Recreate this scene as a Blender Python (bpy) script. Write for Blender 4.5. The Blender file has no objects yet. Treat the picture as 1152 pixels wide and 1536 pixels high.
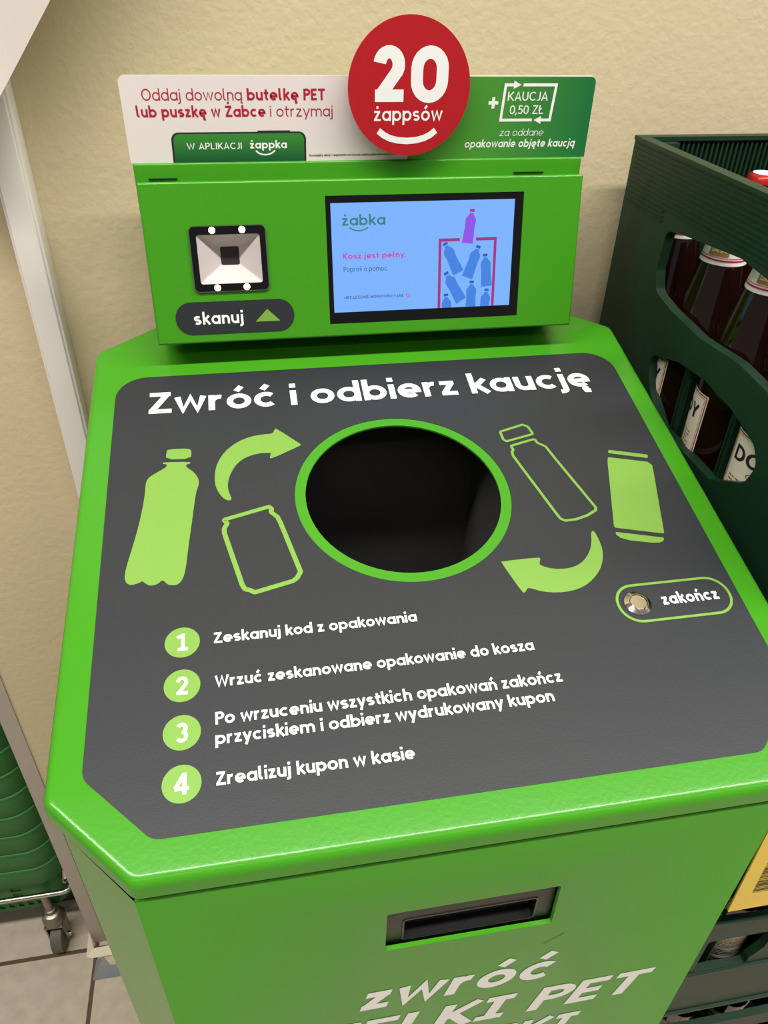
import bpy, bmesh, math, random
from math import sin, cos, pi, radians as R_
from mathutils import Vector, Matrix
from mathutils.geometry import tessellate_polygon

# ------------------------------------------------------------------ camera, world, lights
SC = bpy.context.scene
COL = SC.collection
H = 1.523                                     # height of the lens above the floor
cam_d = bpy.data.cameras.new('camera')
cam = bpy.data.objects.new('camera', cam_d)
COL.objects.link(cam)
cam_d.sensor_fit = 'HORIZONTAL'
cam_d.sensor_width = 36.0
cam_d.lens = 1147.117 / 1152 * 36.0
cam_d.clip_start = 0.02
right = Vector((0.9848, -0.1722, 0.0210))
down = Vector((-0.0848, -0.5831, -0.8080))
fwd = Vector((0.1514, 0.7939, -0.5888)).normalized()
right = (right - fwd * right.dot(fwd)).normalized()
up = right.cross(fwd)
M = Matrix((right, up, -fwd)).transposed().to_4x4()
M.translation = (0, 0, H)
cam.matrix_world = M
SC.camera = cam

world = bpy.data.worlds.new('world')
SC.world = world
world.use_nodes = True
wb = world.node_tree.nodes['Background']
wb.inputs[0].default_value = (1.0, 0.95, 0.88, 1)
wb.inputs[1].default_value = 0.17


def tube_light(name, loc, length, width, power, color=(1, 0.95, 0.915)):
    d = bpy.data.lights.new(name, 'AREA')
    d.shape = 'RECTANGLE'
    d.size, d.size_y = length, width
    d.energy = power
    d.color = color
    o = bpy.data.objects.new(name, d)
    COL.objects.link(o)
    o.location = loc
    return o


tube_light('ceiling_tube_light', (0.6, -0.32, H + 1.90), 6.0, 0.14, 188)
tube_light('ceiling_tube_light', (0.6, -2.20, H + 1.90), 6.0, 0.14, 30)

VS = SC.view_settings
VS.view_transform = 'Standard'
VS.look = 'None'
VS.exposure = 0.0
VS.gamma = 1.0
VS.use_curve_mapping = False


# ------------------------------------------------------------------ materials
def lin(c):
    return tuple(((v / 255) / 12.92 if v / 255 <= 0.04045 else ((v / 255 + 0.055) / 1.055) ** 2.4) for v in c) + (1,)


def mat(name, rgb, rough=0.5, metal=0.0, coat=0.0, spec=0.5, bump=None, emit=0.0, trans=0.0, vary=0.0, vscale=6.0):
    m = bpy.data.materials.new(name)
    m.use_nodes = True
    nt = m.node_tree
    p = nt.nodes['Principled BSDF']
    c = lin(rgb)
    p.inputs['Base Color'].default_value = c
    p.inputs['Roughness'].default_value = rough
    p.inputs['Metallic'].default_value = metal
    p.inputs['Coat Weight'].default_value = coat
    p.inputs['Coat Roughness'].default_value = 0.06
    p.inputs['Specular IOR Level'].default_value = spec
    p.inputs['Transmission Weight'].default_value = trans
    if emit:
        p.inputs['Base Color'].default_value = (0.01, 0.01, 0.012, 1)
        p.inputs['Emission Color'].default_value = c
        p.inputs['Emission Strength'].default_value = emit
    if bump or vary:
        tc = nt.nodes.new('ShaderNodeTexCoord')
    if bump:
        sc, st = bump
        n = nt.nodes.new('ShaderNodeTexNoise')
        n.inputs['Scale'].default_value = sc
        n.inputs['Detail'].default_value = 4
        b = nt.nodes.new('ShaderNodeBump')
        b.inputs['Strength'].default_value = st
        b.inputs['Distance'].default_value = 0.002
        nt.links.new(tc.outputs['Object'], n.inputs['Vector'])
        nt.links.new(n.outputs['Fac'], b.inputs['Height'])
        nt.links.new(b.outputs['Normal'], p.inputs['Normal'])
    if vary:
        n = nt.nodes.new('ShaderNodeTexNoise')
        n.inputs['Scale'].default_value = vscale
        n.inputs['Detail'].default_value = 6
        mx = nt.nodes.new('ShaderNodeMix')
        mx.data_type = 'RGBA'
        mx.inputs[6].default_value = tuple(v * (1 - vary) for v in c[:3]) + (1,)
        mx.inputs[7].default_value = tuple(min(1, v * (1 + vary)) for v in c[:3]) + (1,)
        nt.links.new(tc.outputs['Object'], n.inputs['Vector'])
        nt.links.new(n.outputs['Fac'], mx.inputs[0])
        nt.links.new(mx.outputs[2], p.inputs['Base Color'])
    return m


def gradient_mat(name, a, b, axis, lo, hi, rough=0.4):
    """a printed two-colour blend along one object axis"""
    m = mat(name, a, rough)
    nt = m.node_tree
    p = nt.nodes['Principled BSDF']
    tc = nt.nodes.new('ShaderNodeTexCoord')
    sp = nt.nodes.new('ShaderNodeSeparateXYZ')
    mr = nt.nodes.new('ShaderNodeMapRange')
    mr.inputs[1].default_value, mr.inputs[2].default_value = lo, hi
    mx = nt.nodes.new('ShaderNodeMix')
    mx.data_type = 'RGBA'
    mx.inputs[6].default_value = lin(a)
    mx.inputs[7].default_value = lin(b)
    nt.links.new(tc.outputs['Object'], sp.inputs[0])
    nt.links.new(sp.outputs[axis], mr.inputs[0])
    nt.links.new(mr.outputs[0], mx.inputs[0])
    nt.links.new(mx.outputs[2], p.inputs['Base Color'])
    return m


GREEN = mat('green_paint', (63, 144, 27), 0.22, coat=0.0, spec=0.4, bump=(350, 0.04))
PANEL = mat('charcoal_vinyl', (40, 44, 47), 0.46, spec=0.4, bump=(900, 0.06))
LIME = mat('lime_print', (116, 162, 64), 0.45)
WHITE = mat('white_print', (240, 240, 236), 0.45)
BLACKP = mat('black_plastic', (14, 14, 14), 0.38, bump=(500, 0.05))
BLACKG = mat('black_glass', (6, 6, 9), 0.06, coat=0.5)
LINER = mat('black_liner', (72, 71, 69), 0.75, bump=(90, 0.2), vary=0.35, vscale=14)
CHROME = mat('chrome', (205, 200, 190), 0.16, metal=1.0)
STEEL = mat('worn_steel', (150, 146, 136), 0.38, metal=1.0, bump=(200, 0.2))
SHUT = mat('dark_shutter', (44, 43, 46), 0.6, bump=(700, 0.3))
WALL = mat('cream_plaster', (206, 190, 154), 0.75, bump=(150, 0.32), vary=0.05, vscale=5)
TRIMM = mat('white_pvc', (228, 222, 214), 0.4, vary=0.03, vscale=9)
GUARD = mat('grey_pvc', (176, 164, 152), 0.45, vary=0.10, vscale=12)
NAVY = mat('navy_plinth', (44, 50, 66), 0.5)
PAPER = mat('white_paper', (206, 198, 190), 0.7)
INK = mat('black_ink', (32, 32, 34), 0.6)
CARDW = mat('white_card', (226, 217, 212), 0.42)
RED = mat('red_card', (176, 18, 30), 0.42)
CRIMSON = mat('crimson_print', (172, 20, 48), 0.5)
SIGNG = gradient_mat('green_card_print', (84, 158, 44), (28, 112, 56), 0, 0.05, 0.18)
PHONEG = gradient_mat('phone_green_print', (52, 132, 48), (14, 84, 46), 2, 0.018, 0.001)
CRATE = mat('dark_green_plastic', (18, 50, 32), 0.48, spec=0.35, bump=(260, 0.12), vary=0.22, vscale=11)
GLASS = mat('brown_bottle_glass', (26, 9, 7), 0.07, coat=0.4)
CAPR = mat('red_cap', (178, 36, 32), 0.3, metal=0.35)
CAPW = mat('white_cap_print', (225, 228, 232), 0.35)
CREAM = mat('cream_label_paper', (226, 219, 196), 0.55)
LABELW = mat('white_label_paper', (235, 232, 226), 0.5)
GOLD = mat('gold_print', (166, 124, 42), 0.4, metal=0.2)
RUST = mat('red_brown_print', (146, 46, 32), 0.5)
YELLOW = mat('yellow_card', (250, 212, 72), 0.35, vary=0.05, vscale=18)
BASKET = mat('green_basket_plastic', (44, 116, 50), 0.55, vary=0.08, vscale=7)
RUBBER = mat('grey_rubber', (92, 88, 78), 0.6)
TAPE = mat('silver_tape', (140, 142, 146), 0.35, metal=0.4, bump=(60, 0.4))
SCRAP = mat('off_white_scrap', (226, 214, 188), 0.7)
LED = mat('warm_led', (255, 224, 150), 0.3, emit=9.0)
SCANW = mat('white_reflector', (200, 190, 186), 0.45)
LENS = mat('smoked_lens', (52, 46, 46), 0.25)
SCR = mat('screen_backlight_blue', (122, 178, 252), 0.12, emit=1.0, spec=0.5)
SCRB = mat('screen_blue', (72, 138, 240), 0.12, emit=0.85)
SCRB2 = mat('screen_deep_blue', (52, 104, 200), 0.12, emit=0.75)
SCRP = mat('screen_purple', (150, 84, 240), 0.12, emit=0.9)
SCRM = mat('screen_magenta', (176, 50, 132), 0.12, emit=0.85)
SCRK = mat('screen_pink', (206, 78, 190), 0.12, emit=0.9)
SCRG = mat('screen_green', (62, 140, 146), 0.12, emit=0.8)
SCRD = mat('screen_slate', (74, 104, 164), 0.12, emit=0.75)


def floor_material():
    m = mat('beige_floor_tiles', (190, 174, 154), 0.42)
    nt = m.node_tree
    p = nt.nodes['Principled BSDF']
    tc = nt.nodes.new('ShaderNodeTexCoord')
    mp = nt.nodes.new('ShaderNodeMapping')
    mp.inputs['Location'].default_value = (0.384, -0.757, 0)
    br = nt.nodes.new('ShaderNodeTexBrick')
    br.offset = 0.0
    br.inputs['Scale'].default_value = 1.0
    br.inputs['Brick Width'].default_value = 0.45
    br.inputs['Row Height'].default_value = 0.45
    br.inputs['Mortar Size'].default_value = 0.004
    br.inputs['Color1'].default_value = lin((196, 182, 162))
    br.inputs['Color2'].default_value = lin((190, 176, 157))
    br.inputs['Mortar'].default_value = lin((92, 74, 58))
    no = nt.nodes.new('ShaderNodeTexNoise')
    no.inputs['Scale'].default_value = 40
    no.inputs['Detail'].default_value = 8
    mx = nt.nodes.new('ShaderNodeMix')
    mx.data_type = 'RGBA'
    mx.blend_type = 'MULTIPLY'
    mr = nt.nodes.new('ShaderNodeMapRange')
    mr.inputs[3].default_value, mr.inputs[4].default_value = 0.72, 1.22
    nt.links.new(tc.outputs['Object'], mp.inputs[0])
    nt.links.new(mp.outputs[0], br.inputs[0])
    nt.links.new(tc.outputs['Object'], no.inputs[0])
    nt.links.new(no.outputs['Fac'], mr.inputs[0])
    mx.inputs[0].default_value = 1.0
    nt.links.new(br.outputs['Color'], mx.inputs[6])
    nt.links.new(mr.outputs[0], mx.inputs[7])
    nt.links.new(mx.outputs[2], p.inputs['Base Color'])
    return m


FLOOR = floor_material()


# ------------------------------------------------------------------ helpers
class MB:
    """collects vertices and faces of ONE mesh"""

    def __init__(s):
        s.v, s.f = [], []

    def add(s, verts, faces):
        b = len(s.v)
        s.v += [tuple(p) for p in verts]
        s.f += [tuple(b + i for i in f) for f in faces]

    def box(s, x0, x1, y0, y1, z0, z1):
        s.add([(x0, y0, z0), (x1, y0, z0), (x1, y1, z0), (x0, y1, z0), (x0, y0, z1), (x1, y0, z1), (x1, y1, z1), (x0, y1, z1)],
              [(0, 3, 2, 1), (4, 5, 6, 7), (0, 1, 5, 4), (1, 2, 6, 5), (2, 3, 7, 6), (3, 0, 4, 7)])

    def loft(s, rings, close=True, cap0=True, cap1=True):
        n = len(rings[0])
        vs = [p for r in rings for p in r]
        fs = []
        for k in range(len(rings) - 1):
            for i in range(n if close else n - 1):
                j = (i + 1) % n
                fs.append((k * n + i, k * n + j, (k + 1) * n + j, (k + 1) * n + i))
        if cap0:
            fs.append(tuple(range(n - 1, -1, -1)))
        if cap1:
            fs.append(tuple((len(rings) - 1) * n + i for i in range(n)))
        s.add(vs, fs)

    def lathe(s, prof, seg=40, cx=0, cy=0, z0=0, cap0=True, cap1=True):
        s.loft([[(cx + r * cos(2 * pi * i / seg), cy + r * sin(2 * pi * i / seg), z0 + z) for i in range(seg)] for r, z in prof],
               True, cap0, cap1)

    def tube(s, pts, r, seg=12):
        pts = [Vector(p) for p in pts]
        rings = []
        n0 = None
        for i, p in enumerate(pts):
            t = (pts[min(i + 1, len(pts) - 1)] - pts[max(i - 1, 0)]).normalized()
            if n0 is None:
                n0 = t.orthogonal().normalized()
            n0 = (n0 - t * n0.dot(t)).normalized()
            b = t.cross(n0)
            rings.append([p + (n0 * cos(2 * pi * k / seg) + b * sin(2 * pi * k / seg)) * r for k in range(seg)])
        s.loft(rings)

    def poly(s, loops, T, z0=0.0, z1=None):
        """flat polygon with holes (2-D loops) mapped by T(x, y, z); z1 gives it thickness"""
        tris = tessellate_polygon([[Vector((x, y, 0)) for x, y in l] for l in loops])
        flat = [p for l in loops for p in l]

        def area(l):
            return sum(l[i][0] * l[(i + 1) % len(l)][1] - l[(i + 1) % len(l)][0] * l[i][1] for i in range(len(l)))
        tt = []
        for a, b, c in tris:
            A, B, C_ = flat[a], flat[b], flat[c]
            o = (B[0] - A[0]) * (C_[1] - A[1]) - (B[1] - A[1]) * (C_[0] - A[0])
            tt.append((a, b, c) if o > 0 else (a, c, b))
        top = z0 if z1 is None else max(z0, z1)
        s.add([T(x, y, top) for x, y in flat], tt)
        if z1 is not None:
            bot = min(z0, z1)
            s.add([T(x, y, bot) for x, y in flat], [(a, c, b) for a, b, c in tt])
            for k, l in enumerate(loops):
                n = len(l)
                if (area(l) > 0) != (k == 0):
                    l = l[::-1]
                s.add([T(x, y, bot) for x, y in l] + [T(x, y, top) for x, y in l],
                      [(i, (i + 1) % n, n + (i + 1) % n, n + i) for i in range(n)])

    def build(s, name, material, parent=None, smooth=None, bevel=0.0):
        me = bpy.data.meshes.new(name)
        base = parent_origin(parent)
        me.from_pydata([(x - base[0], y - base[1], z - base[2]) for x, y, z in s.v], [], s.f)
        if bevel:
            bm = bmesh.new()
            bm.from_mesh(me)
            bmesh.ops.remove_doubles(bm, verts=bm.verts, dist=1e-6)
            es = [e for e in bm.edges if len(e.link_faces) == 2 and e.calc_face_angle(0) > 0.5]
            bmesh.ops.bevel(bm, geom=es, offset=bevel, segments=3, profile=0.5, affect='EDGES', clamp_overlap=True)
            bm.to_mesh(me)
            bm.free()
        elif smooth:
            bm = bmesh.new()
            bm.from_mesh(me)
            bmesh.ops.remove_doubles(bm, verts=bm.verts, dist=1e-6)
            bmesh.ops.recalc_face_normals(bm, faces=bm.faces)
            bm.to_mesh(me)
            bm.free()
        if smooth or bevel:
            me.shade_smooth()
            me.set_sharp_from_angle(angle=R_(smooth or 40))
        mats = material if isinstance(material, (list, tuple)) else [material]
        for mm in mats:
            me.materials.append(mm)
        me.update()
        o = bpy.data.objects.new(name, me)
        COL.objects.link(o)
        if parent is not None:
            o.parent = parent
        return o


ORG = {}


def parent_origin(p):
    if p is None:
        return (0, 0, 0)
    while p.parent is not None:
        p = p.parent
    return ORG.get(p.name, (0, 0, 0))


def tag(o, label=None, cat=None, group=None, kind=None):
    if label:
        o['label'] = label
    if cat:
        o['category'] = cat
    if group:
        o['group'] = group
    if kind:
        o['kind'] = kind
    return o


def thing(name, label, cat, loc=(0, 0, 0), group=None):
    o = bpy.data.objects.new(name, None)
    o.empty_display_size = 0.05
    COL.objects.link(o)
    o.location = loc
    ORG[o.name] = tuple(loc)
    return tag(o, label, cat, group)


def copy_tree(o, parent=None):
    c = o.copy()
    COL.objects.link(c)
    if parent is not None:
        c.parent = parent
    for ch in list(o.children):
        copy_tree(ch, c)
    return c


def rpoly(pts, rs, seg=6):
    """polygon with rounded corners; rs = one radius or one per corner"""
    n = len(pts)
    if not isinstance(rs, (list, tuple)):
        rs = [rs] * n
    out = []
    for i in range(n):
        p, a, b = Vector(pts[i]), Vector(pts[i - 1]), Vector(pts[(i + 1) % n])
        d0, d1 = (a - p).normalized(), (b - p).normalized()
        ang = math.acos(max(-1, min(1, d0.dot(d1))))
        r = rs[i]
        if r <= 1e-6:
            out.append(tuple(p))
            continue
        t = min(r / math.tan(ang / 2), 0.49 * (a - p).length, 0.49 * (b - p).length)
        r = t * math.tan(ang / 2)
        c = p + (d0 + d1).normalized() * (r / sin(ang / 2))
        v0, v1 = p + d0 * t - c, p + d1 * t - c
        a0 = math.atan2(v0.y, v0.x)
        da = (math.atan2(v1.y, v1.x) - a0 + pi) % (2 * pi) - pi
        for k in range(seg + 1):
            q = a0 + da * k / seg
            out.append((c.x + r * cos(q), c.y + r * sin(q)))
    return out


def rrect(x0, x1, y0, y1, r, seg=6):
    return rpoly([(x0, y0), (x1, y0), (x1, y1), (x0, y1)], r, seg)


def circle(cx, cy, r, n=64):
    return [(cx + r * cos(2 * pi * i / n), cy + r * sin(2 * pi * i / n)) for i in range(n)]


def chaikin(p, k=1):
    for _ in range(k):
        q = []
        for i in range(len(p)):
            a, b = p[i], p[(i + 1) % len(p)]
            q += [(0.75 * a[0] + 0.25 * b[0], 0.75 * a[1] + 0.25 * b[1]), (0.25 * a[0] + 0.75 * b[0], 0.25 * a[1] + 0.75 * b[1])]
        p = q
    return p


def inset(pts, d):
    """parallel inset of a convex counter-clockwise polygon"""
    n = len(pts)
    out = []
    for i in range(n):
        p0, p1, p2 = Vector(pts[i - 1]), Vector(pts[i]), Vector(pts[(i + 1) % n])
        e0, e1 = (p1 - p0).normalized(), (p2 - p1).normalized()
        n0, n1 = Vector((-e0.y, e0.x)), Vector((-e1.y, e1.x))
        m = n0 + n1
        out.append(tuple(p1 + m * (d / max(0.2, m.dot(n0)))))
    return out


def ribbon(pts, w, closed=False):
    """outline stroke of width w as (verts, quads) in 2-D with mitred joints"""
    P = [Vector(p) for p in pts]
    q = [P[0]]
    for p in P[1:]:
        if (p - q[-1]).length > 1e-6:
            q.append(p)
    P = q
    if closed and (P[0] - P[-1]).length < 1e-6:
        P.pop()
    n = len(P)
    vs = []
    for i in range(n):
        if closed:
            a, b = P[i - 1], P[(i + 1) % n]
        else:
            a, b = P[max(i - 1, 0)], P[min(i + 1, n - 1)]
        d0 = (P[i] - a) if (P[i] - a).length > 1e-9 else (b - P[i])
        d1 = (b - P[i]) if (b - P[i]).length > 1e-9 else d0
        d0, d1 = d0.normalized(), d1.normalized()
        n0, n1 = Vector((-d0.y, d0.x)), Vector((-d1.y, d1.x))
        m = n0 + n1
        if m.length < 1e-6:
            m = n0
        m = m * (1 / max(0.35, m.dot(n0)))
        vs += [tuple(P[i] - m * w / 2), tuple(P[i] + m * w / 2)]
    fs = []
    for i in range(n if closed else n - 1):
        j = (i + 1) % n
        fs.append((2 * i, 2 * j, 2 * j + 1, 2 * i + 1))
    return vs, fs


# ------------------------------------------------------------------ lettering (own stroke alphabet)
XH = 0.72


def arc(cx, cy, rx, ry, a0, a1, n=12):
    return [(cx + rx * cos(R_(a0 + (a1 - a0) * i / n)), cy + ry * sin(R_(a0 + (a1 - a0) * i / n))) for i in range(n + 1)]


def glyph(c, w):
    """(strokes, advance); a stroke is (points, closed). cap height = 1, stroke weight = w"""
    h = w / 2
    acc = {'ć': 'c', 'ń': 'n', 'ó': 'o', 'ś': 's', 'ż': 'z', 'ź': 'z', 'ą': 'a', 'ę': 'e', 'ł': 'l',
           'Ż': 'Z', 'Ą': 'A', 'Ł': 'L', 'Ć': 'C', 'Ó': 'O'}
    if c in acc:
        st, ad = glyph(acc[c], w)
        st = list(st)
        top = 1.0 if c.isupper() else XH
        mid = ad / 2
        if c in 'ćńóśźĆÓ':
            st.append(([(mid - 0.07, top + 0.13), (mid + 0.09, top + 0.36)], False))
        elif c in 'żŻ':
            st.append(([(mid, top + 0.15), (mid, top + 0.15 + w * 1.05)], False))
        elif c in 'ąęĄ':
            x = ad - h if c != 'ę' else ad - 0.22
            st.append(([(x, 0.02), (x - 0.07, -0.09), (x - 0.04, -0.2), (x + 0.1, -0.21)], False))
        elif c == 'ł':
            st.append(([(-0.06, 0.42), (ad * 0.75 + 0.04, 0.66)], False))
        elif c == 'Ł':
            st.append(([(-0.06, 0.42), (0.32, 0.66)], False))
        return st, ad
    rx, ry = 0.30 - h * 0.3, (XH - w) / 2
    xl, xr, ym = h, h + 2 * rx, XH / 2
    loop = (arc(h + rx, ym, rx, ry, 0, 360, 24)[:-1], True)
    W2 = 2 * rx + w
    r2 = 0.225
    S = lambda *p: (list(p), False)
    if c == ' ':
        return [], 0.26
    if c == 'o':
        return [loop], W2
    if c == 'a':
        return [loop, S((xr, XH), (xr, 0))], W2
    if c == 'd':
        return [loop, S((xr, 1.04), (xr, 0))], W2
    if c == 'b':
        return [loop, S((xl, 1.04), (xl, 0))], W2
    if c == 'p':
        return [loop, S((xl, XH), (xl, -0.28))], W2
    if c == 'g':
        return [loop, (([(xr, XH)] + arc(xr - 0.2, -0.08, 0.2, 0.2 - h, 0, -110)), False)], W2
    if c == 'c':
        return [(arc(h + rx, ym, rx, ry, 48, 312, 20), False)], W2 - 0.06
    if c == 'e':
        return [(([(xl, ym - 0.02), (xr, ym - 0.02)] + arc(h + rx, ym, rx, ry, 0, 312, 22)), False)], W2
    if c in 'hn':
        return [S((xl, 1.04 if c == 'h' else XH), (xl, 0)),
                (arc(xl + r2, XH - h - r2, r2, r2, 180, 0) + [(xl + 2 * r2, 0)], False)], 2 * r2 + w
    if c == 'm':
        a = arc(xl + r2, XH - h - r2, r2, r2, 180, 0) + [(xl + 2 * r2, 0)]
        return [S((xl, XH), (xl, 0)), (a, False), ([(x + 2 * r2, y) for x, y in a], False)], 4 * r2 + w
    if c == 'u':
        return [([(xl, XH)] + arc(xl + r2, h + r2, r2, r2, 180, 360), False), S((xl + 2 * r2, XH), (xl + 2 * r2, 0))], 2 * r2 + w
    if c == 'r':
        return [S((xl, XH), (xl, 0)), (arc(xl + 0.24, XH - h - 0.26, 0.24, 0.26, 180, 78), False)], 0.36 + h
    if c == 'i':
        return [S((xl, XH), (xl, 0)), S((xl, XH + 0.14), (xl, XH + 0.14 + w * 1.05))], w
    if c == 'j':
        return [([(xl + .04, XH)] + arc(xl - 0.14, -0.08, 0.18, 0.2 - h, 0, -95), False), S((xl + .04, XH + 0.14), (xl + .04, XH + 0.14 + w * 1.05))], w + .04
    if c == 'k':
        return [S((xl, 1.04), (xl, 0)), S((xl, 0.27), (0.52, XH)), S((xl + 0.14, 0.40), (0.56, 0))], 0.58
    if c == 'l':
        return [([(xl, 1.04)] + arc(xl + 0.16, h + 0.16, 0.16, 0.16, 180, 275, 8), False)], w + 0.16
    if c == 's':
        q = (XH - w) / 4
        k = 0.2
        cx = h + k
        return [(arc(cx, XH - h - q, k, q, 35, 270, 12) + arc(cx, h + q, k, q, 90, -145, 12)[1:], False)], 2 * k + w
    if c == 't':
        return [([(h + 0.1, 0.94)] + arc(h + 0.1 + 0.16, h + 0.16, 0.16, 0.16, 180, 275, 8), False), S((0, XH - h), (0.42, XH - h))], 0.42
    if c == 'w':
        return [S((h * .7, XH), (0.24, h * .6), (0.45, XH - .04), (0.66, h * .6), (0.9 - h * .7, XH))], 0.9
    if c == 'y':
        return [S((h * .7, XH), (0.31, 0.02)), S((0.62 - h * .7, XH), (0.2, -0.28))], 0.62
    if c == 'v':
        return [S((h * .7, XH), (0.3, h), (0.6 - h * .7, XH))], 0.6
    if c == 'z':
        return [S((0.02, XH - h), (0.5 - h * 0.2, XH - h)), S((0.5 - h, XH - h), (h, h)), S((h * 0.2, h), (0.53, h))], 0.54
    if c == 'f':
        return [(arc(h + 0.3, 0.84, 0.2, 0.18, 80, 180, 8) + [(h + 0.1, 0)], False), S((0, XH - h), (0.42, XH - h))], 0.42
    Rx, Ry = 0.38 - h * .4, 0.5 - h
    if c in 'OQ':
        return [(arc(h + Rx, 0.5, Rx, Ry, 0, 360, 28)[:-1], True)], 2 * Rx + w
    if c == 'C':
        return [(arc(h + Rx, 0.5, Rx, Ry, 45, 315, 22), False)], 2 * Rx + w - 0.08
    if c == 'Z':
        return [S((0.03, 1 - h), (0.64, 1 - h)), S((0.64 - h, 1 - h), (h, h)), S((h * .2, h), (0.68, h))], 0.69
    if c == 'W':
        return [S((h * .7, 1), (0.3, h * .5), (0.53, 0.9), (0.76, h * .5), (1.06 - h * .7, 1))], 1.06
    if c in 'PR':
        s = [S((xl, 1), (xl, 0)), ([(xl, 1 - h)] + arc(0.34, 0.72 - h * .2, 0.22, 0.28 - h * .8, 90, -90) + [(xl, 0.44 + h * .6)], False)]
        if c == 'R':
            s.append(S((0.3, 0.44), (0.58, 0)))
        return s, 0.6
    if c == 'B':
        return [S((xl, 1), (xl, 0)), ([(xl, 1 - h)] + arc(0.34, 0.75 - h * .5, 0.19, 0.25 - h * .5, 90, -90) + [(xl, 0.5)], False),
                ([(xl, 0.5)] + arc(0.36, 0.25 + h * .5, 0.22, 0.25 - h * .5, 90, -90) + [(xl, h)], False)], 0.64
    if c == 'D':
        return [S((xl, 1), (xl, 0)), ([(xl, 1 - h)] + arc(0.3, 0.5, 0.34, 0.5 - h, 90, -90) + [(xl, h)], False)], 0.7
    if c == 'E':
        return [S((xl, 1), (xl, 0)), S((xl, 1 - h), (0.55, 1 - h)), S((xl, 0.5), (0.5, 0.5)), S((xl, h), (0.56, h))], 0.57
    if c == 'T':
        return [S((0, 1 - h), (0.66, 1 - h)), S((0.33, 1), (0.33, 0))], 0.66
    if c == 'I':
        return [S((xl, 1), (xl, 0))], w
    if c == '|':                                  # the wide capital I with slabs
        return [S((0.25, 1), (0.25, 0)), S((0, 1 - h), (0.5, 1 - h)), S((0, h), (0.5, h))], 0.5
    if c == 'L':
        return [S((xl, 1), (xl, 0)), S((xl, h), (0.54, h))], 0.54
    if c == 'K':
        return [S((xl, 1), (xl, 0)), S((xl, 0.38), (0.6, 1)), S((xl + 0.16, 0.52), (0.64, 0))], 0.65
    if c == 'J':
        return [([(0.3, 1)] + arc(0.1, 0.2 + h, 0.2, 0.2, 0, -110, 8), False)], 0.3 + h
    if c == 'A':
        return [S((h * .7, 0), (0.35, 1 - h * .3), (0.70 - h * .7, 0)), S((0.17, 0.28), (0.53, 0.28))], 0.70
    if c == 'N':
        return [S((xl, 0), (xl, 1)), S((xl, 0.97), (0.66, 0.03)), S((0.66, 1), (0.66, 0))], 0.66 + h
    if c == 'M':
        return [S((xl, 0), (xl, 1)), S((xl, 0.97), (0.43, 0.25), (0.86 - h, 0.97)), S((0.86 - h, 1), (0.86 - h, 0))], 0.86
    if c == 'U':
        return [([(xl, 1)] + arc(xl + 0.26, h + 0.26, 0.26, 0.26, 180, 360) + [(xl + 0.52, 1)], False)], 0.52 + w
    if c == 'Y':
        return [S((h * .7, 1), (0.33, 0.45), (0.66 - h * .7, 1)), S((0.33, 0.5), (0.33, 0))], 0.66
    if c == 'S':
        q = (1 - w) / 4
        k = 0.25
        return [(arc(h + k, 1 - h - q, k, q, 35, 270, 12) + arc(h + k, h + q, k, q, 90, -145, 12)[1:], False)], 2 * k + w
    if c == '0':
        return [([(xl, 0.3 + h)] + [] + arc(h + 0.24, 0.72 - h, 0.24, 0.28, 180, 0, 12) + arc(h + 0.24, 0.28 + h, 0.24, 0.28, 0, -180, 12), True)], 0.48 + w
    if c == '1':
        return [S((0.05, 0.80), (0.30, 1 - h)), S((0.33, 1), (0.33, 0)), S((0.08, h), (0.58, h))], 0.6
    if c == '2':
        return [(arc(0.285, 0.72 - h * .5, 0.285 - h, 0.28 - h * .5, 172, -32, 14) + [(h + .02, h)], False), S((h * .3, h), (0.56, h))], 0.57
    if c == '3':
        return [(arc(0.28, 0.74 - h * .5, 0.275 - h, 0.26 - h * .5, 150, -80, 12), False), (arc(0.28, 0.27 + h * .4, 0.295 - h, 0.27 - h * .6, 85, -150, 12), False)], 0.58
    if c == '4':
        return [S((0.44, 1), (0.44, 0)), S((0.44, 0.96), (0.04, 0.3)), S((0.0, 0.27), (0.64, 0.27))], 0.64
    if c == '5':
        return [S((0.52, 1 - h), (0.12, 1 - h)), S((0.13, 1), (0.10, 0.5)), (arc(0.27, 0.31 + h * .3, 0.25, 0.31 - h * .7, 125, -150, 14), False)], 0.57
    if c == '+':
        return [S((0.0, 0.5), (0.56, 0.5)), S((0.28, 0.22), (0.28, 0.78))], 0.56
    if c == '.':
        return [S((h, 0), (h, w * 1.05))], w
    if c == ',':
        return [S((h + 0.03, 0.12), (0, -0.14))], w + .03
    if c == '/':
        return [S((0, -0.1), (0.36, 1.05))], 0.36
    return [], 0.3


def text_mb(mb, s, x0, x1, y, cap, w, T, z=0.0, shear=0.0, gap=0.10, cell=None):
    """adds the words s between x0 and x1 on baseline y; T maps (x, y, z) to the place"""
    pen = 0.0
    strokes = []
    first = True
    for ch in s:
        st, ad = glyph(ch, w)
        if not first:
            pen += gap
        first = False
        for p, cl in st:
            strokes.append(([(pen + px, py) for px, py in p], cl))
        pen += ad
    sx = (x1 - x0) / max(pen, 1e-6)
    for k, (p, cl) in enumerate(strokes):
        vs, fs = ribbon(p, w, cl)
        mb.add([T(x0 + (vx + shear * vy) * sx, y + vy * cap, z + 4e-6 * (k % 9)) for vx, vy in vs], fs)


def lettering(name, s, x0, x1, y, cap, w, T, z, material, parent, shear=0.0, gap=0.10):
    mb = MB()
    text_mb(mb, s, x0, x1, y, cap, w, T, z, shear, gap)
    return mb.build(name, material, parent)


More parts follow.
